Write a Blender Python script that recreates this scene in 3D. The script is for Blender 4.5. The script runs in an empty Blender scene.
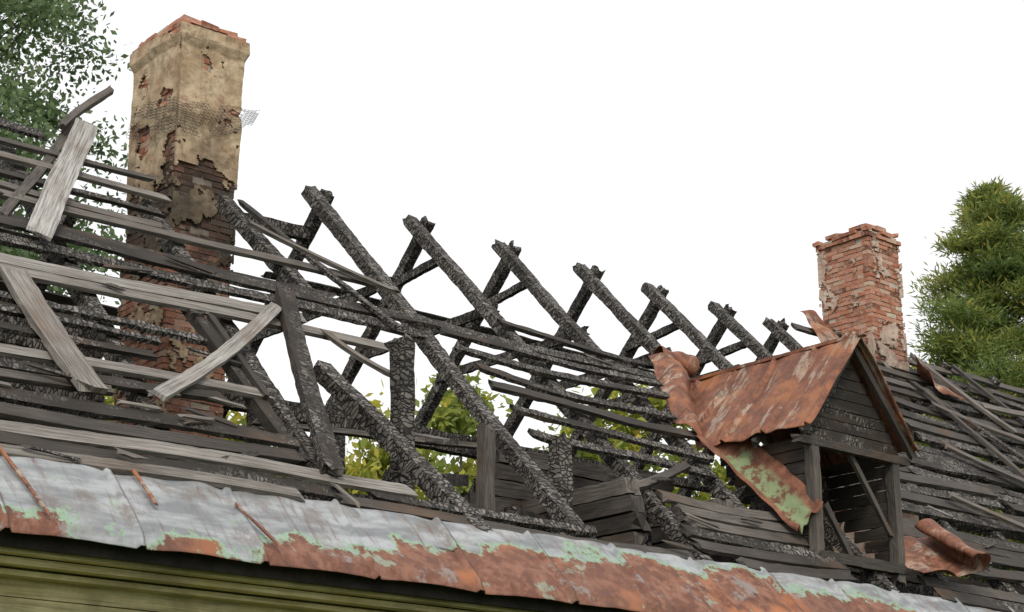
import bpy, math, random
from mathutils import Vector, noise
random.seed(7)
V=Vector
sc=bpy.context.scene
sc.view_settings.view_transform='Standard'
sc.view_settings.look='None'
sc.view_settings.exposure=0
K=(9.68-4)/(17.3-11.7)
NF=V((0,-K,1)).normalized(); NB=V((0,K,1)).normalized()
def FP(x,y,d=0.): return V((x,y,4+(y-11.7)*K))+NF*d
def BP(x,y,d=0.): return V((x,y,9.68-(y-17.3)*K))+NB*d
U=random.uniform
# ------------------------------------------------------------ material helpers
class M:
    def __init__(s,name,rough=.85,spec=.3,metal=0.):
        s.m=bpy.data.materials.new(name); s.m.use_nodes=True
        s.t=s.m.node_tree; s.N=s.t.nodes; s.L=s.t.links
        s.b=s.N['Principled BSDF']; s.b.inputs['Roughness'].default_value=rough
        s.b.inputs['Specular IOR Level'].default_value=spec; s.b.inputs['Metallic'].default_value=metal
    def n(s,t,**k):
        o=s.N.new(t)
        for a,b in k.items(): setattr(o,a,b)
        return o
    def put(s,sock,v):
        if isinstance(v,bpy.types.NodeSocket): s.L.new(v,sock)
        elif isinstance(v,(tuple,list)) and len(v)==3 and sock.type=='RGBA': sock.default_value=(*v,1)
        else: sock.default_value=v
    def uv(s): return s.n('ShaderNodeUVMap').outputs[0]
    def obj(s): return s.n('ShaderNodeTexCoord').outputs['Object']
    def attr(s,a): return s.n('ShaderNodeAttribute',attribute_name=a).outputs['Fac']
    def map(s,v,sc,loc=(0,0,0)):
        o=s.n('ShaderNodeMapping'); s.L.new(v,o.inputs[0]); o.inputs['Scale'].default_value=sc; o.inputs['Location'].default_value=loc; return o.outputs[0]
    def noise(s,v,scale,det=4,rough=.6,dist=0.):
        o=s.n('ShaderNodeTexNoise'); s.L.new(v,o.inputs['Vector']); o.inputs['Scale'].default_value=scale
        o.inputs['Detail'].default_value=det; o.inputs['Roughness'].default_value=rough; o.inputs['Distortion'].default_value=dist
        return o.outputs['Fac']
    def vor(s,v,scale,feat='F1',out='Distance'):
        o=s.n('ShaderNodeTexVoronoi',feature=feat); s.L.new(v,o.inputs['Vector']); o.inputs['Scale'].default_value=scale
        return o.outputs[out]
    def math(s,op,a,b=0.,c=None,clamp=False):
        o=s.n('ShaderNodeMath',operation=op,use_clamp=clamp); s.put(o.inputs[0],a); s.put(o.inputs[1],b)
        if c is not None: s.put(o.inputs[2],c)
        return o.outputs[0]
    def rng(s,v,a,b,c=0.,d=1.):
        o=s.n('ShaderNodeMapRange'); o.interpolation_type='SMOOTHSTEP'; s.put(o.inputs[0],v)
        for i,q in enumerate((a,b,c,d)): s.put(o.inputs[i+1],q)
        return o.outputs[0]
    def mix(s,f,a,b,bl='MIX'):
        o=s.n('ShaderNodeMix',data_type='RGBA',blend_type=bl); s.put(o.inputs[0],f); s.put(o.inputs[6],a); s.put(o.inputs[7],b); return o.outputs[2]
    def ramp(s,v,stops):
        o=s.n('ShaderNodeValToRGB'); s.put(o.inputs[0],v); e=o.color_ramp.elements
        while len(e)<len(stops): e.new(.5)
        for i,(p,c) in enumerate(stops): e[i].position=p; e[i].color=(*c,1)
        return o.outputs[0]
    def xyz(s,v):
        o=s.n('ShaderNodeSeparateXYZ'); s.L.new(v,o.inputs[0]); return o.outputs
    def bump(s,h,dist=.01,st=1.,prev=None):
        o=s.n('ShaderNodeBump'); s.L.new(h,o.inputs['Height']); o.inputs['Distance'].default_value=dist; o.inputs['Strength'].default_value=st
        if prev: s.L.new(prev,o.inputs['Normal'])
        return o.outputs[0]
    def done(s,col,nrm=None,rough=None):
        s.put(s.b.inputs['Base Color'],col)
        if nrm: s.L.new(nrm,s.b.inputs['Normal'])
        if rough is not None: s.put(s.b.inputs['Roughness'],rough)
        return s.m
def mat_wood():
    m=M('burned_timber',.8,.3); uv=m.uv(); tone=m.attr('tone')
    w=m.noise(m.map(uv,(4,4,1)),1,3)
    add=m.n('ShaderNodeVectorMath',operation='ADD'); m.L.new(m.map(uv,(24,12,1)),add.inputs[0])
    cmb=m.n('ShaderNodeCombineXYZ'); w4=m.math('MULTIPLY',w,3.); m.L.new(w4,cmb.inputs[0]); m.L.new(w4,cmb.inputs[1]); m.L.new(cmb.outputs[0],add.inputs[1])
    cells=add.outputs[0]
    edge=m.rng(m.vor(cells,1,'DISTANCE_TO_EDGE'),0.0,.18)
    crnd=m.xyz(m.vor(cells,1,'F1','Color'))[0]
    big=m.noise(uv,1.3,5)
    cg=m.math('MULTIPLY_ADD',crnd,.28,m.math('MULTIPLY',big,.85))
    grey=m.ramp(cg,[(.25,(.03,.026,.023)),(.48,(.085,.076,.067)),(.64,(.17,.154,.138)),(.85,(.26,.24,.22))])
    char=m.mix(edge,(.009,.008,.0075),grey)
    gr=m.noise(m.map(uv,(1.2,45,1)),1,5,.7)
    gr2=m.noise(m.map(uv,(4,140,1)),1,2,.6)
    tt=m.math('ADD',tone,m.math('MULTIPLY_ADD',big,.6,-.3))
    wcol=m.ramp(tt,[(.1,(.024,.02,.017)),(.3,(.062,.052,.044)),(.5,(.14,.12,.10)),(.7,(.27,.245,.22)),(.95,(.46,.445,.42))])
    wcol=m.mix(m.rng(gr,.35,.62,.8,0.),wcol,(.022,.018,.015))
    wcol=m.mix(m.math('MULTIPLY',m.rng(gr2,.4,.6,.0,.3),m.rng(tone,.1,.6)),wcol,(.38,.36,.34))
    wcol=m.mix(m.rng(m.noise(uv,.9,3),.52,.75,0,.6),wcol,(.12,.07,.04))
    f=m.rng(m.math('ADD',tone,m.math('MULTIPLY_ADD',m.noise(m.map(uv,(1.5,5,1)),1,4),.4,-.2)),.06,.16)
    col=m.mix(f,char,wcol)
    inv=m.math('SUBTRACT',1.,f)
    b=m.bump(m.math('MULTIPLY',edge,inv),.012,1.)
    b=m.bump(gr,.006,.8,b)
    return m.done(col,b)
def mat_rust(kind):
    m=M('rusty_sheet_metal_'+kind,.6,.3); uv=m.uv(); ob=m.obj(); X=m.xyz(uv)
    n1=m.noise(ob,1.6,6,.65); n2=m.noise(ob,7,6,.7); n3=m.noise(ob,30,3,.6)
    rust=m.ramp(n2,[(.3,(.085,.034,.022)),(.48,(.18,.073,.044)),(.62,(.27,.115,.070)),(.75,(.38,.19,.115))])
    rust=m.mix(m.rng(n3,.5,.7,0,.35),rust,(.08,.035,.025))
    if kind=='eave':
        zinc=m.mix(m.rng(m.noise(m.map(ob,(1.5,5,5)),1,5),.35,.65),(.19,.20,.21),(.38,.395,.41))
        zinc=m.mix(m.rng(m.noise(ob,3,5,.7),.5,.68,0,.7),zinc,(.17,.14,.12))
        v=X[1]; u=X[0]
        pid=m.math('FLOOR',m.math('DIVIDE',u,1.06))
        wn=m.n('ShaderNodeTexWhiteNoise',noise_dimensions='1D'); m.L.new(pid,wn.inputs['W'])
        pr=wn.outputs['Value']
        nn=m.math('MULTIPLY_ADD',n1,1.1,m.math('MULTIPLY_ADD',n2,.5,-.80))
        nn=m.math('ADD',nn,m.math('MULTIPLY_ADD',pr,.26,-.13))
        rr=m.rng(u,5.8,11.0,-.24,.48)
        back=m.rng(u,14.5,17.6,0,.6)
        rr=m.math('SUBTRACT',rr,back)
        h=m.math('SUBTRACT',m.math('ADD',v,nn),rr)
        green=m.mix(n3,(.15,.28,.19),(.34,.43,.32))
        pale=m.mix(m.rng(n2,.45,.6,0,.6),rust,(.27,.145,.105))
        org=m.mix(m.rng(m.noise(ob,1.1,3),.54,.66,0,.8),pale,(.42,.16,.065))
        dk=m.rng(pr,.3,1.,0,.4)
        org=m.mix(dk,org,(.13,.065,.048))
        col=m.mix(m.rng(h,.24,.29),org,green)
        col=m.mix(m.rng(m.math('ADD',h,m.math('MULTIPLY',n1,.1)),.34,.42),col,zinc)
        patch=m.rng(m.noise(ob,2.3,5,.7),.60,.66)
        col=m.mix(m.math('MULTIPLY',patch,.6),col,(.29,.38,.30))
        gp=m.rng(m.noise(m.map(ob,(1,1,1),(5,3,1)),1.9,6,.7),.57,.63)
        col=m.mix(m.math('MULTIPLY',gp,.65),col,(.26,.25,.24))
        st=m.noise(m.map(ob,(14,1.5,1.5)),1,4,.7)
        col=m.mix(m.rng(st,.52,.72,0,.6),col,(.13,.07,.05))
        pan=m.math('FRACT',m.math('DIVIDE',u,1.06))
        sm=m.rng(m.math('ABSOLUTE',m.math('SUBTRACT',pan,.03)),.0,.022,.75,0.)
        col=m.mix(sm,col,(.06,.04,.03))
    elif kind=='dormer':
        peel=m.rng(m.noise(m.map(ob,(1.0,3.2,1.0)),1.5,7,.75),.53,.60)
        pale=m.mix(n2,(.24,.18,.13),(.52,.46,.38))
        col=m.mix(m.math('MULTIPLY',peel,.7),rust,pale)
        col=m.mix(m.rng(n1,.5,.66,0,.7),col,(.38,.155,.068))
        st=m.noise(m.map(ob,(1.5,14,1.5)),1,4,.7)
        col=m.mix(m.rng(st,.5,.72,0,.55),col,(.09,.04,.03))
        pan=m.math('FRACT',m.math('DIVIDE',m.xyz(ob)[1],.62))
        sm=m.rng(m.math('ABSOLUTE',m.math('SUBTRACT',pan,.06)),.0,.03,.6,0.)
        col=m.mix(sm,col,(.05,.03,.025))
    else:
        gmask=m.math('MULTIPLY',m.rng(X[0],.18,.3),m.rng(X[0],.88,.7))
        gmask=m.math('MULTIPLY',gmask,m.rng(m.math('ADD',X[1],m.math('MULTIPLY',n2,.5)),.35,.5))
        gmask=m.math('MULTIPLY',gmask,m.rng(n2,.42,.52))
        col=m.mix(gmask,rust,m.mix(n2,(.12,.18,.08),(.29,.34,.19)))
    b=m.bump(n2,.008,.4); b=m.bump(n3,.004,.4,b)
    return m.done(col,b,m.rng(n2,.3,.7,.5,.85))
def mat_brick():
    m=M('old_brick',.9,.2); ob=m.obj(); t=m.attr('tone')
    c=m.ramp(t,[(0,(.17,.06,.035)),(.35,(.35,.135,.08)),(.7,(.45,.20,.13)),(.9,(.48,.31,.23)),(1,(.5,.42,.33))])
    c=m.mix(m.rng(m.noise(ob,14,5,.7),.46,.66,0,.7),c,(.42,.34,.27))
    z=m.xyz(ob)[2]
    so=m.math('ADD',z,m.math('MULTIPLY_ADD',m.noise(ob,2.2,4),1.8,-.9))
    soot=m.math('MULTIPLY',m.rng(so,9.1,9.9,.92,0.),m.rng(so,7.9,8.7,.5,1.))
    c=m.mix(soot,c,(.032,.026,.021))
    return m.done(c,m.bump(m.noise(ob,40,4),.008,.7))
def mat_plaster(nm,a,b_,dirt):
    m=M(nm,.92,.15); ob=m.obj()
    n=m.noise(ob,2.5,6,.65)
    c=m.mix(m.rng(n,.35,.65),a,b_)
    c=m.mix(m.rng(m.noise(ob,6,7,.8),.48,.66,0,.75),c,dirt)
    c=m.mix(m.rng(m.noise(ob,3.2,5,.8),.58,.64,0,.55),c,(.27,.12,.075))
    z=m.xyz(ob)[2]
    st=m.noise(m.map(ob,(9,9,.8)),1,4)
    sz=m.math('ADD',z,m.math('MULTIPLY_ADD',m.noise(ob,1.7,4),1.8,-.9))
    soot=m.math('MULTIPLY',m.rng(sz,8.6,9.9,.88,0.),m.rng(sz,7.6,8.4,.35,1.))
    c=m.mix(m.rng(st,.48,.7,0,.5),c,dirt)
    c=m.mix(soot,c,(.035,.029,.024))
    return m.done(c,m.bump(m.noise(ob,25,6,.7),.016,.9))
def mat_simple(nm,a,b_,scale=3,rough=.9,bd=.01):
    m=M(nm,rough,.2); ob=m.obj(); n=m.noise(ob,scale,6,.7)
    return m.done(m.mix(m.rng(n,.3,.7),a,b_),m.bump(n,bd,.6))
def mat_siding():
    m=M('green_painted_siding',.8,.25); uv=m.uv(); ob=m.obj()
    gr=m.noise(m.map(uv,(1.5,50,1)),1,5,.7); n=m.noise(ob,3,6,.7)
    c=m.mix(m.rng(n,.3,.7),(.40,.35,.16),(.56,.51,.29))
    c=m.mix(m.rng(gr,.45,.65,0,.6),c,(.17,.14,.07))
    c=m.mix(m.rng(m.noise(ob,1.2,5),.5,.7,0,.5),c,(.13,.11,.065))
    return m.done(c,m.bump(gr,.006,.7))
def mat_leaf(nm,stops):
    m=M(nm,.55,.3); t=m.attr('tone'); c=m.ramp(t,stops)
    tr=m.n('ShaderNodeBsdfTranslucent'); m.L.new(c,tr.inputs[0])
    mx=m.n('ShaderNodeMixShader'); mx.inputs[0].default_value=.45
    m.L.new(m.b.outputs[0],mx.inputs[1]); m.L.new(tr.outputs[0],mx.inputs[2])
    m.L.new(mx.outputs[0],m.N['Material Output'].inputs[0])
    return m.done(c)
WOOD=mat_wood(); RE=mat_rust('eave'); RD=mat_rust('dormer'); RG=mat_rust('valley'); BR=mat_brick()
PL=mat_plaster('ochre_plaster',(.38,.27,.17),(.56,.44,.30),(.18,.13,.09))
PR=mat_plaster('pale_plaster',(.46,.34,.27),(.58,.48,.40),(.32,.18,.13))
MORT=mat_simple('lime_mortar',(.34,.29,.24),(.50,.44,.37),8)
MORTS=mat_simple('sooty_mortar',(.07,.06,.05),(.24,.20,.165),3)
SID=mat_siding()
DARK=mat_simple('soot_dark_board',(.014,.013,.012),(.04,.035,.03),4)
BARK=mat_simple('bark',(.06,.05,.04),(.14,.12,.1),6)
WIRE=mat_simple('rusty_wire',(.03,.025,.022),(.06,.05,.045),6)
# ------------------------------------------------------------ mesh bag
class Bag:
    def __init__(s): s.v=[];s.f=[];s.uv=[];s.t=[]
    def build(s,name,mat,parent=None,smooth=False):
        me=bpy.data.meshes.new(name); me.from_pydata(s.v,[],s.f)
        ul=me.uv_layers.new(name='UVMap')
        flat=[c for p in s.uv for c in p]
        ul.data.foreach_set('uv',flat)
        a=me.attributes.new('tone','FLOAT','POINT'); a.data.foreach_set('value',s.t)
        me.materials.append(mat)
        if smooth: me.polygons.foreach_set('use_smooth',[True]*len(me.polygons))
        me.update()
        o=bpy.data.objects.new(name,me); sc.collection.objects.link(o); o.parent=parent
        return o
def beam(B,p0,p1,w,t,n,tone=0.,tone1=None,jit=None,seg=None,burn=None,warp=.02,sag=0.,rag=.05,k=None):
    p0=V(p0);p1=V(p1); L=(p1-p0).length; u=(p1-p0)/L
    n=V(n); b=n.cross(u)
    if b.length<.01: b=V((1,0,0)).cross(u)
    b.normalize(); n=u.cross(b).normalized()
    if tone1 is None: tone1=tone
    if jit is None: jit=.005 if tone<.3 and t>.05 else .004
    if seg is None: seg=.06 if t>.08 else .2
    if burn is None: burn=.12 if tone<.3 else .06
    if k is None: k=3 if t>.08 else 2
    N=max(3,int(L/seg)); ring=[];per=[]
    def side(a,c,kk):
        for i in range(kk): ring.append((a[0]+(c[0]-a[0])*i/kk,a[1]+(c[1]-a[1])*i/kk))
    kt=k if t>.08 else 1
    side((-.5,.5),(.5,.5),k);side((.5,.5),(.5,-.5),kt);side((.5,-.5),(-.5,-.5),k);side((-.5,-.5),(-.5,.5),kt)
    R=len(ring); d=0
    for i in range(R):
        per.append(d); a=ring[i]; c=ring[(i+1)%R]; d+=math.hypot((a[0]-c[0])*w,(a[1]-c[1])*t)
    per.append(d)
    base=len(B.v); sd=U(0,500); uo=U(0,300); vo=U(0,300)
    for i in range(N+1):
        s=i/N; ls=s*L
        c=p0+u*ls + b*(noise.noise(V((ls*.45,sd,0)))*warp*2) + n*(noise.noise(V((ls*.5,sd,9)))*warp) - V((0,0,1))*sag*4*s*(1-s)
        bw=1-burn*(.5+noise.noise(V((ls*1.4,sd,3)))) ; bt=1-burn*(.5+noise.noise(V((ls*1.7,sd,5))))
        for j,(a,e) in enumerate(ring):
            q=c+b*(a*w*bw)+n*(e*t*bt)
            if jit:
                f=noise.noise(q*6+V((sd,0,0)))*jit*1.3+noise.noise(q*22+V((sd,0,0)))*jit*.9
                q=q+(b*a*2+n*e*2*(1 if t>.05 else .3))*f
            if i in(0,N): q=q+u*noise.noise(V((a*w*14,e*2,sd+i)))*rag*2
            B.v.append(q[:]); B.t.append(tone+(tone1-tone)*s)
    for i in range(N):
        for j in range(R):
            j2=(j+1)%R
            B.f.append((base+i*R+j,base+(i+1)*R+j,base+(i+1)*R+j2,base+i*R+j2))
            a=i/N*L+uo;c=(i+1)/N*L+uo
            B.uv+= [(a,per[j]+vo),(c,per[j]+vo),(c,per[j+1]+vo),(a,per[j+1]+vo)]
    for i,rev in ((0,False),(N,True)):
        f=[base+i*R+j for j in range(R)]
        if rev: f=f[::-1]
        B.f.append(tuple(f))
        rr=ring[::-1] if rev else ring
        B.uv+=[(uo+e*t,vo+a*w) for a,e in rr]
def box(B,lo,hi,tone=0.,j=0.):
    base=len(B.v)
    for x in (lo[0],hi[0]):
        for y in (lo[1],hi[1]):
            for z in (lo[2],hi[2]):
                B.v.append((x+U(-j,j),y+U(-j,j),z+U(-j,j))); B.t.append(tone)
    for f in ((0,1,3,2),(4,6,7,5),(0,4,5,1),(2,3,7,6),(0,2,6,4),(1,5,7,3)):
        B.f.append(tuple(base+q for q in f))
        B.uv+=[(0,0),(1,0),(1,1),(0,1)]
def sheet(name,fn,nu,nv,mat,parent,uvf=None,thick=.006,smooth=True,keep=None):
    B=Bag()
    for i in range(nu+1):
        for j in range(nv+1):
            B.v.append(V(fn(i/nu,j/nv))[:]); B.t.append(0)
    for i in range(nu):
        for j in range(nv):
            if keep and not keep((i+.5)/nu,(j+.5)/nv): continue
            B.f.append((i*(nv+1)+j,(i+1)*(nv+1)+j,(i+1)*(nv+1)+j+1,i*(nv+1)+j+1))
            for a,c in ((i,j),(i+1,j),(i+1,j+1),(i,j+1)):
                B.uv.append(uvf(a/nu,c/nv) if uvf else (a/nu,c/nv))
    o=B.build(name,mat,parent,smooth)
    md=o.modifiers.new('s','SOLIDIFY'); md.thickness=thick; md.offset=0
    return o
def empty(name):
    e=bpy.data.objects.new(name,None); sc.collection.objects.link(e); return e
H=empty('burned_wooden_house')
# ------------------------------------------------------------ rafters
R=Bag()
spine=[11.56,13.14,14.6,16.1,17.4,18.8,20.0]
for i,x in enumerate(spine):
    e=U(-.03,.03)
    w=.19 if i==0 else .17
    beam(R,FP(x+e,11.75,-.09),FP(x,17.36,-.07),w,.14,NF,.0,0.03)
    beam(R,BP(x+.16,22.8,-.1),BP(x+.16,17.3-.03,-.08),.14,.15,NB,0)
    zc=9.68-1.55+U(-.1,.1); yy=(9.68-zc)/K
    beam(R,(x+.12,17.3-yy+.02,zc),(x+.12,17.3+yy-.02,zc),.05,.13,(0,0,1),0)
    if i in (1,2,4,5): beam(R,(x+.02,16.75,9.0),(x+.05,17.9,8.9),.08,.11,(0,0,1),0)
for x in (8.7,7.2,5.7,4.2,2.8):
    beam(R,FP(x,11.75,-.09),FP(x,U(15.8,16.6),-.09),.15,.16,NF,.05)
    beam(R,BP(x,22.8,-.1),BP(x,U(17.5,18),-.1),.14,.16,NB,0)
beam(R,FP(10.14,15.0,-.05),FP(9.82,16.5,-.02),.16,.15,NF,.05)
x=21.3
while x<30:
    beam(R,FP(x,11.75,-.1),FP(x,17.3,-.1),.13,.16,NF,0,seg=.15,k=2)
    beam(R,BP(x,22.8,-.1),BP(x,17.2,-.1),.13,.16,NB,0,seg=.15,k=2); x+=1.4
beam(R,(9.6,17.75,9.15),(11.7,17.6,9.2),.12,.18,(0,0,1),0)
beam(R,FP(9.55,14.04,-.05),FP(10.10,12.2,-.02),.2,.16,NF,.03,.0)
beam(R,FP(9.50,14.80,.16),FP(8.56,12.5,.12),.2,.09,NF,.16,.08)
beam(R,FP(8.22,14.45,.03),FP(8.46,12.7,0),.14,.1,NF,.15)
beam(R,FP(8.38,14.25,.1),FP(8.45,13.3,.1),.07,.05,NF,.2)
R.build('rafters',WOOD,H)
# ------------------------------------------------------------ battens and boards
B=Bag()
def bd(x0,y0,x1,y1,w,tone,d=.05,t=.045,tone1=None,warp=.03,sag=.03):
    if tone1 is None: tone1=max(0,tone+U(-.25,.1))
    beam(B,FP(x0,y0,d),FP(x1,y1,d+U(-.01,.02)),w,t,NF,tone,tone1,warp=warp,sag=sag,jit=.012 if tone<.3 else .006,seg=.1,rag=.06)
L=[(7.11,17.01,7.73,16.70,.18,.1),(6.5,16.40,8.84,16.39,.10,.3),(6.4,16.17,8.87,16.10,.13,.5),(6.4,15.94,8.66,15.79,.10,.25),
(6.3,15.72,8.55,15.58,.13,.45),(6.2,15.49,11.18,15.49,.14,.55),(6,15.23,10.37,15.12,.13,.3),(6,15.02,11.5,14.99,.19,.2),
(6,14.75,11.35,14.83,.18,.12),(5.8,14.50,9.64,14.58,.19,.78),(5.8,14.30,10.54,14.43,.15,.66),(5.6,14.06,8.14,13.95,.11,.12),
(5.4,13.38,8.49,13.36,.14,.7),(5.3,13.04,6.80,13.05,.12,.45),(5.2,12.88,8.44,12.83,.18,.1),(5.1,12.70,8.39,12.66,.17,.32),
(5.1,12.54,9.47,12.50,.17,.58),(5.0,12.40,8.51,12.36,.15,.3),(4.8,12.28,8.14,12.24,.13,.52),(5.6,13.68,7.45,13.61,.10,.08),
(5.3,13.20,7.9,13.18,.14,.08),(5.3,13.84,7.6,13.82,.10,.05)]
for a in L:
    bd(a[0]-2.2,a[1],a[2],a[3],a[4],a[5],d=U(.03,.07),warp=.04)
for a in [(11.45,15.10,15.27,15.09,.17),(11.69,14.92,15.06,14.86,.12),(11.76,14.72,14.97,14.65,.13),(11.82,14.46,15.04,14.37,.13),(11.8,14.20,14.96,14.14,.15),
          (11.87,13.92,14.74,13.79,.12),(11.86,13.60,14.54,13.58,.14),(12.9,15.4,15.6,15.35,.1)]:
    bd(*a[:4],a[4],U(.03,.2),d=U(.03,.07),t=.05,warp=.05)
bd(6.80,14.78,8.28,16.98,.26,.92,d=.17,t=.04,tone1=.85)
beam(B,FP(7.95,16.83,.15),FP(9.12,18.09,.1),.08,.08,NF,.38,warp=.04)
bd(7.16,13.00,9.27,14.52,.14,.85,d=.14,tone1=.8)
bd(6.34,14.25,6.54,12.95,.27,.66,d=.12,t=.06,tone1=.62)
bd(9.78,14.39,10.31,13.93,.08,.55,d=.1)
beam(B,FP(6.62,15.12,.02),FP(8.3,17.2,.02),.1,.1,NF,.35)
bd(9.9,16.35,10.9,14.7,.1,.15,d=.12)
bd(9.7,15.9,11.3,15.3,.07,.45,d=.15)
bd(12.71,13.09,14.10,13.57,.1,.4,d=.05)
for y in (12.32,12.46,12.6,12.75,12.9,13.05):
    bd(12.7+U(0,.9),y,15.3,y+U(-.02,.02),.17,U(.15,.45),d=.04)
bd(8.6,12.3,12.8,12.3,.14,.3,d=.03); bd(9.0,12.42,11.6,12.42,.12,.15,d=.03)
y=12.3
while y<17.25:
    x=16.7 if y<14 else (20.6+U(-.4,.6) if y>15.0 else 17.0)
    while x<29.8:
        ln=U(1.8,5)
        if random.random()<.9 :
            yy=y+U(-.02,.02)
            bd(x,yy,min(x+ln,30),yy+U(-.04,.04),.18+U(0,.05),random.choice([.08,.15,.25,.4,.2,.3]),d=U(.02,.06))
        x+=ln+U(.02,.2)
    y+=U(.15,.21) if y<14.8 else U(.2,.3)
for a in [(22.92,17.10,23.65,15.75,.16,.5),(22.0,16.4,23.2,14.6,.14,.2),(22.03,16.20,22.14,14.59,.12,.3),(24.2,17.2,24.9,15.2,.13,.25),(21.8,15.9,25.4,15.2,.14,.4),(20.6,14.9,23.5,14.1,.14,.45),
          (23.5,16.2,27.5,16.6,.16,.5),(19.2,13.9,21.6,13.2,.12,.45)]:
    bd(*a[:4],a[4],a[5],d=.16,t=.05,warp=.05)
for i in range(60):
    x=U(4,27) if i%2 else U(4.5,9.5); y=U(12.25,13.2) if i%3 else U(13.2,15.5)
    if 14.6<x<16.9 : continue
    if 8.6<x<12.8 and y>12.5: continue
    an=U(-.5,.5) if random.random()<.7 else U(-1.5,1.5); l=U(.12,.5)
    bd(x,y,x+l*math.cos(an),y+l*math.sin(an)*.6,U(.03,.07),U(.05,.7),d=U(.08,.12),t=.018,sag=0)
B.build('roof_battens',WOOD,H)
C=Bag()
def bb(x0,y0,x1,y1,w,tone):
    beam(C,BP(x0,y0,.04),BP(x1,y1,.04),w,.035,NB,tone,jit=.006,seg=.2)
y=18.45
while y<22.8:
    bb(1.5,y,9.4+U(-.8,.8),y+U(-.03,.03),U(.16,.24),U(0,.2)); y+=U(.2,.27)
y=17.6
while y<22.8:
    bb(20.8+U(-.5,.5),y,29.8,y,.17,U(0,.2)); y+=.21
for y in (18.2,19.4,20.9,22.0): bb(11.5,y,21,y+.05,.1,.05)
C.build('back_slope_boards',WOOD,H)
# ------------------------------------------------------------ interior posts and log partitions
P=Bag()
up=(0,1,0)
beam(P,(10.15,13.5,4.0),(10.13,13.5,6.62),.18,.18,up,0)
beam(P,(11.2,13.5,4.0),(11.2,13.5,5.9),.14,.14,up,.38)
beam(P,(12.18,13.5,4.0),(12.18,13.5,5.95),.18,.18,up,0)
beam(P,(13.33,13.5,4.0),(13.33,13.5,5.6),.18,.18,up,0)
beam(P,(9.4,15,5.95),(12.3,15,6.15),.12,.05,(0,0,1),.55)
beam(P,(9.4,16.5,5.6),(13.6,16.5,5.75),.18,.18,(0,0,1),0)
beam(P,(9.0,14.6,5.1),(12.6,14.6,5.2),.16,.18,(0,0,1),0)
beam(P,(9.6,17.6,6.9),(14.6,17.4,6.8),.16,.16,(0,0,1),0)
beam(P,(11.3,14.2,5.9),(12.3,16.4,6.55),.16,.06,(0,0,1),.6)
beam(P,(10.4,13.2,5.2),(12.6,15.6,5.9),.13,.13,(0,0,1),0)
beam(P,(9.0,19,5.2),(9.0,19,7.6),.2,.2,up,0)
beam(P,(10.9,17.3,4.2),(10.9,17.3,7.1),.16,.16,up,0)
beam(P,(13.2,19,4.0),(13.2,19,7.6),.2,.2,up,0)
beam(P,(14.4,17.3,4.0),(14.4,17.3,7.0),.18,.18,up,0)
beam(P,(9,19,7.4),(20,19,7.4),.14,.14,(0,0,1),0,seg=.15)
beam(P,(11.0,12.9,4.9),(13.6,14.8,5.3),.14,.14,(0,0,1),.1)
def logwall(a,b,z0,z1,tone=.0,dx=.19,ragged=.3,step=0.):
    a=V(a);b=V(b);z=z0
    while z<z1:
        e=(b-a).normalized()*U(-ragged,ragged)*.6
        top=z+dx>=z1
        aa=V((a.x,a.y,z)); b2=V((b.x,b.y,z))
        if step: aa=aa+(b-a).normalized()*step*max(0,(z-z0)/(z1-z0)-.5)*U(.7,1.3)
        beam(P,aa+e*.5,b2-e,.18,.175,(0,0,1),.45 if top else max(0,tone+U(-.1,.1)),jit=.008,burn=.06,warp=.01,seg=.09); z+=dx
logwall((11.7,14.7,0),(15.0,14.7,0),4.1,6.1,tone=.25,step=1.2)
logwall((12.7,14.6,0),(12.7,12.9,0),4.1,5.45,tone=.24,ragged=.1)
logwall((14.2,14.6,0),(14.2,13.1,0),4.1,5.6,tone=.15,ragged=.1)
logwall((3.5,18.2,0),(9.3,18.2,0),4.1,7.9,ragged=.2,tone=.05)
logwall((2.5,16.5,0),(2.5,21.5,0),4.1,8)
logwall((16.2,15.5,0),(27,15.5,0),4.1,5.8)
P.build('charred_log_partitions',WOOD,H)
# ------------------------------------------------------------ lower house body
W=Bag()
box(W,(2.3,12.2,3.86),(29.7,22.4,3.95),.0)
box(W,(2.3,12.25,.3),(8.7,12.4,3.86)); box(W,(2.3,22.2,0),(29.7,22.4,3.86)); box(W,(2.3,12.4,0),(2.5,22.2,3.86)); box(W,(29.5,12.4,0),(29.7,22.2,3.86))
box(W,(2.3,11.76,3.82),(29.7,12.19,3.85)); box(W,(2.3,12.21,3.95),(29.7,12.30,4.4)); box(W,(1.6,11.70,3.80),(30,11.75,3.93))
W.build('wall_core',DARK,H)
S=Bag()
z=3.60
while z>.35:
    beam(S,(2.2,12.18,z),(8.62,12.18,z),.03,.14,(0,0,1),.5,jit=.001,seg=.8,burn=.02,warp=.004,rag=0,k=1); z-=.145
beam(S,(2.2,12.02,3.74),(29.7,12.02,3.74),.26,.05,(0,0,1),.5,jit=.001,seg=.8,burn=.02,warp=.004,rag=0,k=1)
beam(S,(2.2,12.10,3.68),(29.7,12.10,3.68),.16,.04,(0,0,1),.5,jit=.001,seg=.8,burn=.02,warp=.004,rag=0,k=1)
beam(S,(2.2,11.85,3.795),(29.7,11.85,3.795),.12,.04,(0,0,1),.5,jit=.001,seg=.8,burn=.02,warp=.004,rag=0,k=1)
beam(S,(8.68,12.12,.3),(8.68,12.12,3.64),.16,.06,(0,1,0),.5,jit=.001,seg=.5,burn=.02,warp=.004,rag=0,k=1)
S.build('green_plank_siding',SID,H)
Q=Bag()
wins=[(9.2,10.3),(12.2,13.3),(15.2,16.3),(18.2,19.3),(21.2,22.3),(24.2,25.3),(27,28)]
z=.4
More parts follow.
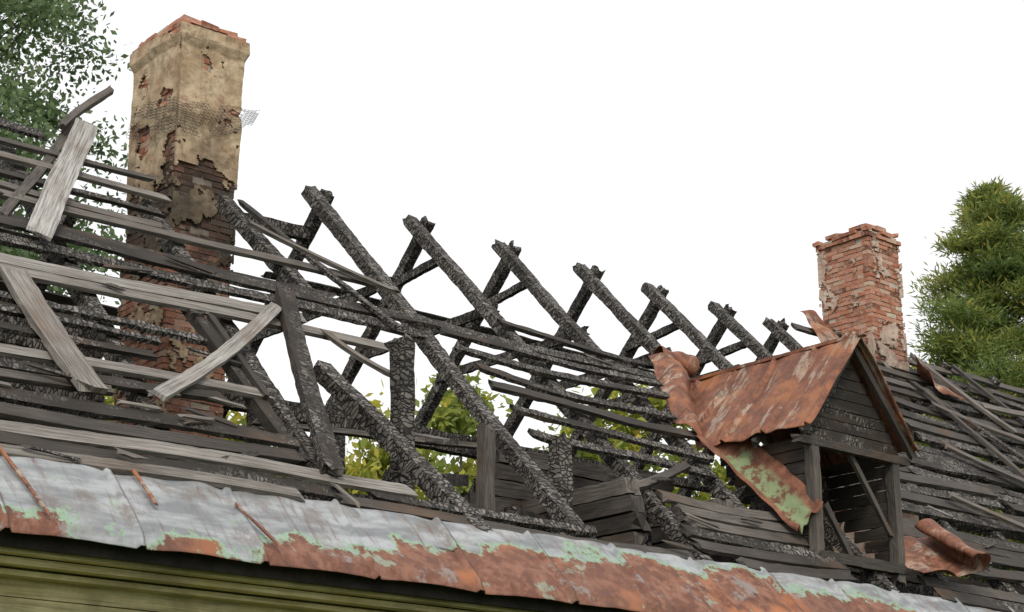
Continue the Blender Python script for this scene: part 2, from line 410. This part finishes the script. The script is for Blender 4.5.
while z<3.75:
    segs=[8.8]+[c for w in wins for c in w]+[29.6] if 1.2<z<3.3 else [8.8,29.6]
    for i in range(0,len(segs)-1,2):
        beam(Q,(segs[i],12.3,z),(segs[i+1],12.3,z),.2,.2,(0,0,1),.05,seg=.25,k=2,rag=0,warp=.0,burn=.05)
    z+=.2
for a,b in wins:
    for xx in (a,b): beam(Q,(xx,12.2,1.15),(xx,12.2,3.3),.1,.1,(0,1,0),.5,seg=.4,k=1,rag=0)
    for zz in (1.15,3.3,2.7): beam(Q,(a,12.2,zz),(b,12.2,zz),.1,.1,(0,0,1),.5,seg=.4,k=1,rag=0)
Q.build('charred_log_wall',WOOD,H)
# ------------------------------------------------------------ eave sheet metal
def eave(u,v):
    x=1.6+u*28.4; y=11.60+v*.66
    pan=(x%1.06)/1.06
    bulge=.02*math.sin(pan*math.pi)+.022*noise.noise(V((x*1.1,v*1.2,0)))+.006*noise.noise(V((x*5,v*3,2)))
    seam=.035 if (pan<.035 or pan>.98) else 0
    pid=math.floor(x/1.06)
    if v>.5: y+= .05*noise.noise(V((pid*3.7,5,7)))+.015*noise.noise(V((x*3,0,7)))
    else: y+=.010*noise.noise(V((x*2,0,7)))+.010*noise.noise(V((pid*3.7,0,7)))
    if v>.85: bulge+=.03*noise.noise(V((x*3,0,4)))
    p=FP(x,y,.03+bulge+seam)
    if v<.04: p.z-=.05
    return p
sheet('eave_sheet_metal',eave,1400,26,RE,H,uvf=lambda u,v:(1.6+u*28.4,v),thick=.005)
T=Bag()
for (x,y0,y1,o) in [(5.45,11.68,12.3,.2),(6.55,11.9,12.2,.05),(7.35,11.68,12.0,.16)]:
    beam(T,FP(x+o,y0,.1),FP(x,y1,.1),.03,.015,NF,.3,warp=.05)
T.build('rusty_seam_strips',RD,H)
# ------------------------------------------------------------ dormer
D=Bag()
xl,xr,yf=15.1,16.5,12.6; ze=6.25; XR=15.8; ZR=7.46
for xx in (xl,xr):
    z=4.95
    while z<6.3:
        y1=min(11.7+(z+.08-4)/K+.05,13.95)
        if y1-yf>.08: beam(D,(xx+U(-.008,.008),yf+.05,z),(xx+U(-.008,.008),y1,z),.035,.130,(0,0,1),.26,.14,jit=.004,seg=.1,rag=.01,k=2,burn=.05,warp=.004)
        z+=.14
beam(D,(xl,yf,4.75),(xl,yf,6.25),.12,.12,(0,1,0),.4,.3,jit=.005,burn=.05)
beam(D,(xr,yf,4.75),(xr,yf,6.2),.12,.12,(0,1,0),.4,.25,jit=.005,burn=.05)
beam(D,(xl-.25,yf-.02,6.2),(xr+.25,yf-.02,6.2),.09,.09,(0,0,1),.25,jit=.005,burn=.05)
beam(D,(xl-.05,yf-.03,4.93),(xr+.05,yf-.03,4.93),.1,.12,(0,0,1),.25,jit=.006,burn=.1)
z=6.32
while z<7.35:
    hw=(ZR-z-.06)/(ZR-ze)*.95
    if hw>.05: beam(D,(XR-hw,yf+.02+U(-.008,.008),z),(XR+hw,yf+.02,z),.03,.122,(0,0,1),.1,.16,jit=.003,burn=.04,k=2,rag=.01,warp=.002)
    z+=.13
for s in (-1,1):
    for yy in (12.5,13.2,13.9):
        beam(D,(XR+s*.95,yy,ze+.01),(XR,yy,ZR-.05),.06,.08,(0,0,1),.25,jit=.004,burn=.05)
for z in (5.2,5.34,5.48,5.62,5.76,5.9,6.04,6.18): beam(D,(xl+.05,13.55,z),(xr,13.55,z),.03,.132,(0,0,1),.1,jit=.004,burn=.02)
beam(D,(15.75,12.62,6.2),(16.42,12.62,5.3),.06,.05,(0,1,0),.35)
beam(D,(15.85,12.7,4.95),(15.55,12.8,5.6),.08,.05,(0,1,0),.25)
D.build('dormer_timber',WOOD,H)
def dslope(s):
    wx=.97 if s<0 else .95
    def fn(u,v):
        x=XR+s*wx*v; z=ZR-(ZR-ze+.03)*v+ (.05*(v**3))
        ye=11.7+(z-4)/K+.12
        y=12.36+(ye-12.36)*u
        pan=(y%.62)/.62
        d=.02*math.sin(pan*math.pi)+(.045 if pan<.06 else 0)+.04*noise.noise(V((y*1.5,v*2,s)))+.018*noise.noise(V((y*5,v*5,s)))
        if v>.9: z+=.06*noise.noise(V((y*4,s,1)))*(v-.9)*10
        return V((x+s*d*.75,y+(.03*noise.noise(V((v*5,s,3))) if u<.05 else 0),z+d*.6+.04))
    return fn
for s in (-1,1): sheet('dormer_roof_left' if s<0 else 'dormer_roof_right',dslope(s),120,40,RD,H)
rb=Bag(); beam(rb,(XR,12.34,ZR+.06),(XR,15.2,ZR+.06),.09,.04,(0,0,1),0,jit=.008,burn=.05,warp=.01,seg=.08,k=2); rb.build('dormer_ridge_cap',RD,H)
def apron(u,v):
    a=FP(15.85,15.18,.04).lerp(FP(14.80,13.9,.04),v)
    b=FP(15.30,15.38,.0).lerp(FP(14.70,14.35,.0),v)
    p=a.lerp(b,u)
    p+=NF*(.20*math.sin(u*math.pi*.95)*(1-.5*v)+.10*u*u*(1-v)+.06*noise.noise(p*3)+.03*noise.noise(p*8))
    return p
sheet('dormer_apron_flashing',apron,24,30,RD,H)
def roll(u,v):
    a=u*4.0+.6*v
    c=FP(15.42+v*.5,15.36-.08*v,.16)
    r=(.11+.05*v)*(1-.12*u)+.04*noise.noise(V((v*4,u*3,0)))
    return c+V((0,math.cos(a)*r,math.sin(a)*r))
sheet('curled_flashing',roll,24,12,RD,H)
def valley(u,v):
    a=V((14.68,14.02,6.38)).lerp(V((14.86,12.72,5.10)),v)
    b=V((15.06,13.62,6.42)).lerp(V((15.05,12.5,5.42)),v)
    p=a.lerp(b,u)+NF*(.10-.10*math.sin(u*math.pi)+.04*noise.noise(V((u*3,v*5,0)))) 
    if v>.85: p+=V((0,0,.12*noise.noise(V((u*5,0,0)))))*(v-.85)/.15
    return p
sheet('green_valley_sheet',valley,20,50,RG,H)
def curl(u,v):
    x=16.55+u*1.35; y=12.42+v*.62
    d=.06+.30*u*u*(1-.4*v)+.10*abs(math.sin(u*7))*(1-v)+.06*noise.noise(V((x*3,y*4,1)))
    ang=max(0,u-.72)/.28*3.0
    p=FP(x-(.35*(1-math.cos(ang)) if ang>0 else 0),y,d+(.22*math.sin(ang) if ang>0 else 0))
    if v<.25: p+=NF*(.25-v)*.5*(1-u)
    return p
sheet('curled_roof_sheet',curl,50,20,RD,H)
def flap(cx,cy,sx,sy,d,ph):
    def fn(u,v):
        return FP(cx+(u-.5)*sx,cy+(v-.5)*sy,d+.2*math.sin(u*3+ph)*v+.08*noise.noise(V((u*3,v*3,ph))))
    return fn
sheet('torn_ridge_flashing',flap(21.1,17.2,.9,.5,.05,.8),16,10,RD,H)
sheet('torn_roof_sheet',flap(22.9,16.6,.6,.6,.15,2),16,10,RD,H)
# ------------------------------------------------------------ chimneys
def chimney(name,x0,y0,w,dp,z0,z1,cap,pl,thr,oc,zs):
    E=empty(name); E.parent=H
    bk=Bag(); mo=Bag(); ms=Bag(); g=.012; bh=.063; ch=.075
    box(mo,(x0+.012,y0+.012,zs),(x0+w-.012,y0+dp-.012,z1-.14))
    box(ms,(x0+.012,y0+.012,z0),(x0+w-.012,y0+dp-.012,zs-.002))
    n=int((z1-z0)/ch)
    for c in range(n):
        z=z0+c*ch
        o=0
        if z>z1-cap: o=oc*.6
        if z>z1-cap+.08: o=oc
        if z>z1-.16: o=oc*.3
        last=z>z1-.22
        def tone(): return min(1,max(0,random.gauss(.5,.27)))
        for ax in (0,1):
            Ln=(w if ax==0 else dp)+2*o
            for sd in (0,1):
                q=-(.125 if (c+ax)%2 else 0.)
                st=0 if ax==0 else .12
                en=Ln if ax==0 else Ln-.12
                while q<en:
                    a=max(q,st); b_=min(q+.25-g,en)
                    q+=.25
                    if b_-a<.03: continue
                    if last and random.random()<(.3 if z<z1-.1 else .6): continue
                    if random.random()<.02: continue
                    out=U(-.008,.009)
                    jj=.012 if last else .005
                    if ax==0:
                        ya=y0-o-out if sd==0 else y0+dp+o-.12
                        box(bk,(x0-o+a,ya,z),(x0-o+b_,ya+.12+out,z+bh),tone(),jj)
                    else:
                        xa=x0-o-out if sd==0 else x0+w+o-.12
                        box(bk,(xa,y0-o+a,z),(xa+.12+out,y0-o+b_,z+bh),tone(),jj)
    bk.build(name+'_bricks',BR,E); mo.build(name+'_mortar_core',MORT,E); ms.build(name+'_sooty_core',MORTS,E)
    for k_,(ox,oy,dx,dy,Ln,nx,ny) in enumerate([(x0,y0,1,0,w,0,-1),(x0+w,y0,0,1,dp,1,0),(x0+w,y0+dp,-1,0,w,0,1),(x0,y0+dp,0,-1,dp,-1,0)]):
        hh=z1-.2-(z0+.2)
        def fn(u,v):
            z=z0+.2+v*hh
            f=(z-(z1-cap-.02+.05*noise.noise(V((u*3,k_*5,z0)))))/.10
            o=oc*min(1,max(0,f))
            l=-o-.02+u*(Ln+2*o+.04)
            off=.022+o+.022*noise.noise(V((l*3+k_*9,z*3,x0)))+.009*noise.noise(V((l*13+k_*9,z*13,x0)))
            return V((ox+dx*l+nx*off,oy+dy*l+ny*off,z))
        def keep(u,v):
            z=z0+.2+v*hh; l=u*Ln
            q=noise.noise(V((l*2.6+k_*7,z*2.2,x0*1.3)))+.45*noise.noise(V((l*9+k_*7,z*9,x0)))+.2*noise.noise(V((l*25+k_*7,z*25,x0)))
            return q>thr(k_,z,u)
        sheet(name+'_plaster_%d'%k_,fn,60,max(20,int(hh*55)),pl,E,thick=.022,smooth=False,keep=keep)
    return E
def thrL(k,z,u):
    e=.35*max(0,(z-10.85))
    if z<8.4: return .18
    if z<9.35: return .05+(9.35-z)*.3
    if k==3: return (-.15 if z<10.3 else -.35)+e
    return -.40+e
chimney('brick_chimney',9.38,16.85,.79,1.05,4.2,11.24,.42,PL,thrL,.045,9.6)
def thrR(k,z,u): return (.30 if k==0 else .36)-(.4 if z<10.3 else 0)*max(0,min(1,(10.3-z)/.6))+(.2 if z>11.1 else 0)
chimney('brick_chimney.001',21.9,16.9,.78,1.0,4.2,11.66,.3,PR,thrR,.06,8.8)
NE=Bag(); nu,nv=60,22
def netp(u,v):
    pts_t=[(9.29,17.75,10.26),(9.28,16.78,10.10),(9.9,16.77,10.10),(10.40,16.76,10.24)]
    pts_b=[(9.29,17.9,9.9),(9.28,16.78,9.62),(9.72,16.77,9.66),(10.30,16.76,10.02)]
    s=u*3; i=min(2,int(s)); f=s-i
    a=V(pts_t[i]).lerp(V(pts_t[i+1]),f); b=V(pts_b[i]).lerp(V(pts_b[i+1]),f)
    p=a.lerp(b,v); return p+V((0,-.02-.02*noise.noise(p*3),.07*noise.noise(p*2.5)))
def wire(a,b,r=.0015):
    a=V(a);b=V(b);u=(b-a).normalized(); s=u.cross(V((0,1,.2))).normalized()*r; t=u.cross(s).normalized()*r
    q=len(NE.v)
    for c in (a,b):
        for o in (s,t*1.7-s,-t*1.7-s): NE.v.append((c+o)[:]); NE.t.append(0)
    for i in range(3):
        j=(i+1)%3; NE.f.append((q+i,q+j,q+3+j,q+3+i)); NE.uv+=[(0,0)]*4
for i in range(nu):
    for j in range(nv):
        if noise.noise(V((i*.15,j*.2,3)))>.22: continue
        p=netp(i/nu,j/nv); wire(p,netp((i+1)/nu,(j+(1 if j%2 else 0))/nv)); wire(p,netp((i+(i+j)%2)/nu,(j+1)/nv))
NE.build('wire_netting',WIRE,H)
# ------------------------------------------------------------ trees
import numpy as np
def tree(name,x,y,h,crown,zb,leafmat,n,size,seed,shape='round',parent=None,blobs=26,asp=.5):
    rs=np.random.RandomState(seed)
    E=parent or empty(name)
    tb=Bag()
    top=V((x+rs.uniform(-.2,.2),y+rs.uniform(-.2,.2),h*.97))
    def limb(a,b,r0,r1,seg=6):
        base=len(tb.v); N=6
        for i in range(seg+1):
            s=i/seg; c=V(a).lerp(V(b),s)+V((noise.noise(V((s*3,seed,a[2]))),noise.noise(V((s*3,seed+5,a[2]))),0))*.15*(s*(1-s)*4)
            r=r0+(r1-r0)*s
            for j in range(N):
                an=j/N*6.283; tb.v.append((c.x+r*math.cos(an),c.y+r*math.sin(an),c.z)); tb.t.append(0)
        for i in range(seg):
            for j in range(N):
                j2=(j+1)%N; tb.f.append((base+i*N+j,base+i*N+j2,base+(i+1)*N+j2,base+(i+1)*N+j)); tb.uv+=[(0,0)]*4
    limb((x,y,0),top,.028*h/2,.02)
    cl=[]
    cone=shape=='cone'
    for i in range(blobs):
        s=rs.uniform(0,1)**(.8 if cone else 1); zz=zb+(h-zb)*s
        if cone: rad=(crown*(1-s)**.62+.1)*(.8+.25*math.sin(zz*6.0))
        else: rad=crown*math.sin(math.pi*(.18+.78*s))**.8
        an=rs.uniform(0,6.283); rr=rad*rs.uniform(.35,1)
        if cone: zz+= .15*rr
        c=(x+rr*math.cos(an),y+rr*math.sin(an),zz)
        br=crown*rs.uniform(.14,.30) if not cone else (.38+.5*(1-s))*rs.uniform(.6,1.1)
        cl.append((c,br,rs.uniform(-.2,.2)))
        limb((x,y,max(1.5,zz-rr*.6) if not cone else zz-.15*rr),c,.04,.012,4)
    tb.build(name+'_trunk' ,BARK,E)
    wt=np.array([q[1]**1.6 for q in cl]); wt=wt/wt.sum()
    vs=[];ts=[]
    for (c,br,tn),ww in zip(cl,wt):
        per=int(n*ww) if cone else n//blobs
        if per<4: per=4
        g=rs.normal(0,1,(per,3)); g/=np.linalg.norm(g,axis=1)[:,None]
        g*=(rs.uniform(0,1,(per,1))**.5)*br*1.35*np.array([1.15,1.15,.55 if cone else .75])*rs.uniform(.6,1.3,(per,1)); ctr=g+np.array(c)
        a=rs.normal(0,1,(per,3)); 
        if cone: a=a*.6+g/br+np.array([0,0,.5])
        a/=np.linalg.norm(a,axis=1)[:,None]
        b=np.cross(a,rs.normal(0,1,(per,3))); b/=np.linalg.norm(b,axis=1)[:,None]
        sz=size*rs.uniform(.5,1.2,(per,1))
        q=np.stack([ctr-a*sz,ctr+b*sz*asp,ctr+a*sz,ctr-b*sz*asp],1)
        vs.append(q.reshape(-1,3))
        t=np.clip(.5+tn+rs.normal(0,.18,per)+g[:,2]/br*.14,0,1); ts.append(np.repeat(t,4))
    vs=np.concatenate(vs);ts=np.concatenate(ts);nf=len(vs)//4
    me=bpy.data.meshes.new(name+'_leaves'); me.vertices.add(len(vs)); me.vertices.foreach_set('co',vs.ravel())
    me.loops.add(nf*4); me.loops.foreach_set('vertex_index',np.arange(nf*4)); me.polygons.add(nf)
    me.polygons.foreach_set('loop_start',np.arange(nf)*4); me.update(calc_edges=True)
    a=me.attributes.new('tone','FLOAT','POINT'); a.data.foreach_set('value',ts)
    me.materials.append(leafmat); o=bpy.data.objects.new(name+'_leaves',me); sc.collection.objects.link(o); o.parent=E
    return E
LG=mat_leaf('green_leaves',[(0,(.06,.10,.045)),(.5,(.14,.21,.09)),(1,(.27,.35,.17))])
LY=mat_leaf('autumn_leaves',[(0,(.10,.14,.03)),(.45,(.24,.30,.06)),(.8,(.44,.42,.06)),(1,(.55,.45,.08))])
LR=mat_leaf('pine_foliage',[(0,(.06,.10,.03)),(.42,(.15,.22,.06)),(.75,(.31,.34,.08)),(1,(.48,.38,.09))])
tree('birch_tree',12.1,30.4,19.9,3.1,10,LG,44000,.085,3,blobs=110)
tree('pine_tree',38.3,25.5,18.9,4.7,5,LR,170000,.12,5,'cone',blobs=480,asp=.18)
tree('birch_tree.001',36.9,27.4,14.2,2.2,5,LY,16000,.11,9,blobs=60)
BG=empty('background_trees')
rs=random.Random(4)
for i in range(13):
    f=i/12; x=19+f*24+rs.uniform(-.8,.8); y=43-f*18+rs.uniform(-1,2)
    d=math.hypot(x,y); h=1.6+d*math.tan(math.radians(14.9))+rs.uniform(-.9,.7)-f*.8
    tree('background_tree_%d'%i,x,y,h,3.2,2,LY,8000,.17,20+i,blobs=40,parent=BG)
# ------------------------------------------------------------ ground
G=Bag(); n=60
for i in range(n+1):
    for j in range(n+1):
        X=((i/n)-.5)*2; Y=((j/n)-.5)*2
        X=math.copysign(abs(X)**2.2,X)*900; Y=math.copysign(abs(Y)**2.2,Y)*900
        G.v.append((X+15,Y+15,.15*noise.noise(V((X*.1,Y*.1,0)))-.05)); G.t.append(0)
for i in range(n):
    for j in range(n):
        G.f.append((i*(n+1)+j,(i+1)*(n+1)+j,(i+1)*(n+1)+j+1,i*(n+1)+j+1)); G.uv+=[(0,0)]*4
G.build('ground',mat_simple('grass',(.05,.08,.025),(.11,.12,.05),.8,.95,.05),None)
# ------------------------------------------------------------ light
sd=V((-.55,-.75,.80)).normalized()
w=bpy.data.worlds.new("World"); sc.world=w; w.use_nodes=True
nt=w.node_tree; bg=nt.nodes['Background']
sky=nt.nodes.new('ShaderNodeTexSky'); sky.sky_type='NISHITA'; sky.sun_disc=False
sky.sun_elevation=math.asin(sd.z); sky.sun_rotation=math.atan2(sd.x,sd.y); sky.dust_density=5
hs=nt.nodes.new('ShaderNodeHueSaturation'); hs.inputs['Saturation'].default_value=.12
nt.links.new(sky.outputs[0],hs.inputs['Color'])
mx=nt.nodes.new('ShaderNodeMix'); mx.data_type='RGBA'; mx.inputs[0].default_value=.75
nt.links.new(hs.outputs[0],mx.inputs[6]); mx.inputs[7].default_value=(10.4,10.5,10.6,1)
nt.links.new(mx.outputs[2],bg.inputs[0]); bg.inputs[1].default_value=.125
sl=bpy.data.lights.new('sun','SUN'); sl.energy=1.5; sl.angle=math.radians(12); sl.color=(1,.93,.82)
so=bpy.data.objects.new('sun',sl); sc.collection.objects.link(so); so.rotation_euler=sd.to_track_quat('Z','Y').to_euler()
# ------------------------------------------------------------ camera
cam=bpy.data.cameras.new('camera'); cam.sensor_width=36; cam.lens=36*1800/1024; cam.clip_end=3000
co=bpy.data.objects.new('camera',cam); sc.collection.objects.link(co); co.location=(0,0,1.6)
co.rotation_euler=(math.radians(90+17.65),0,math.radians(49.5-90))
sc.camera=co
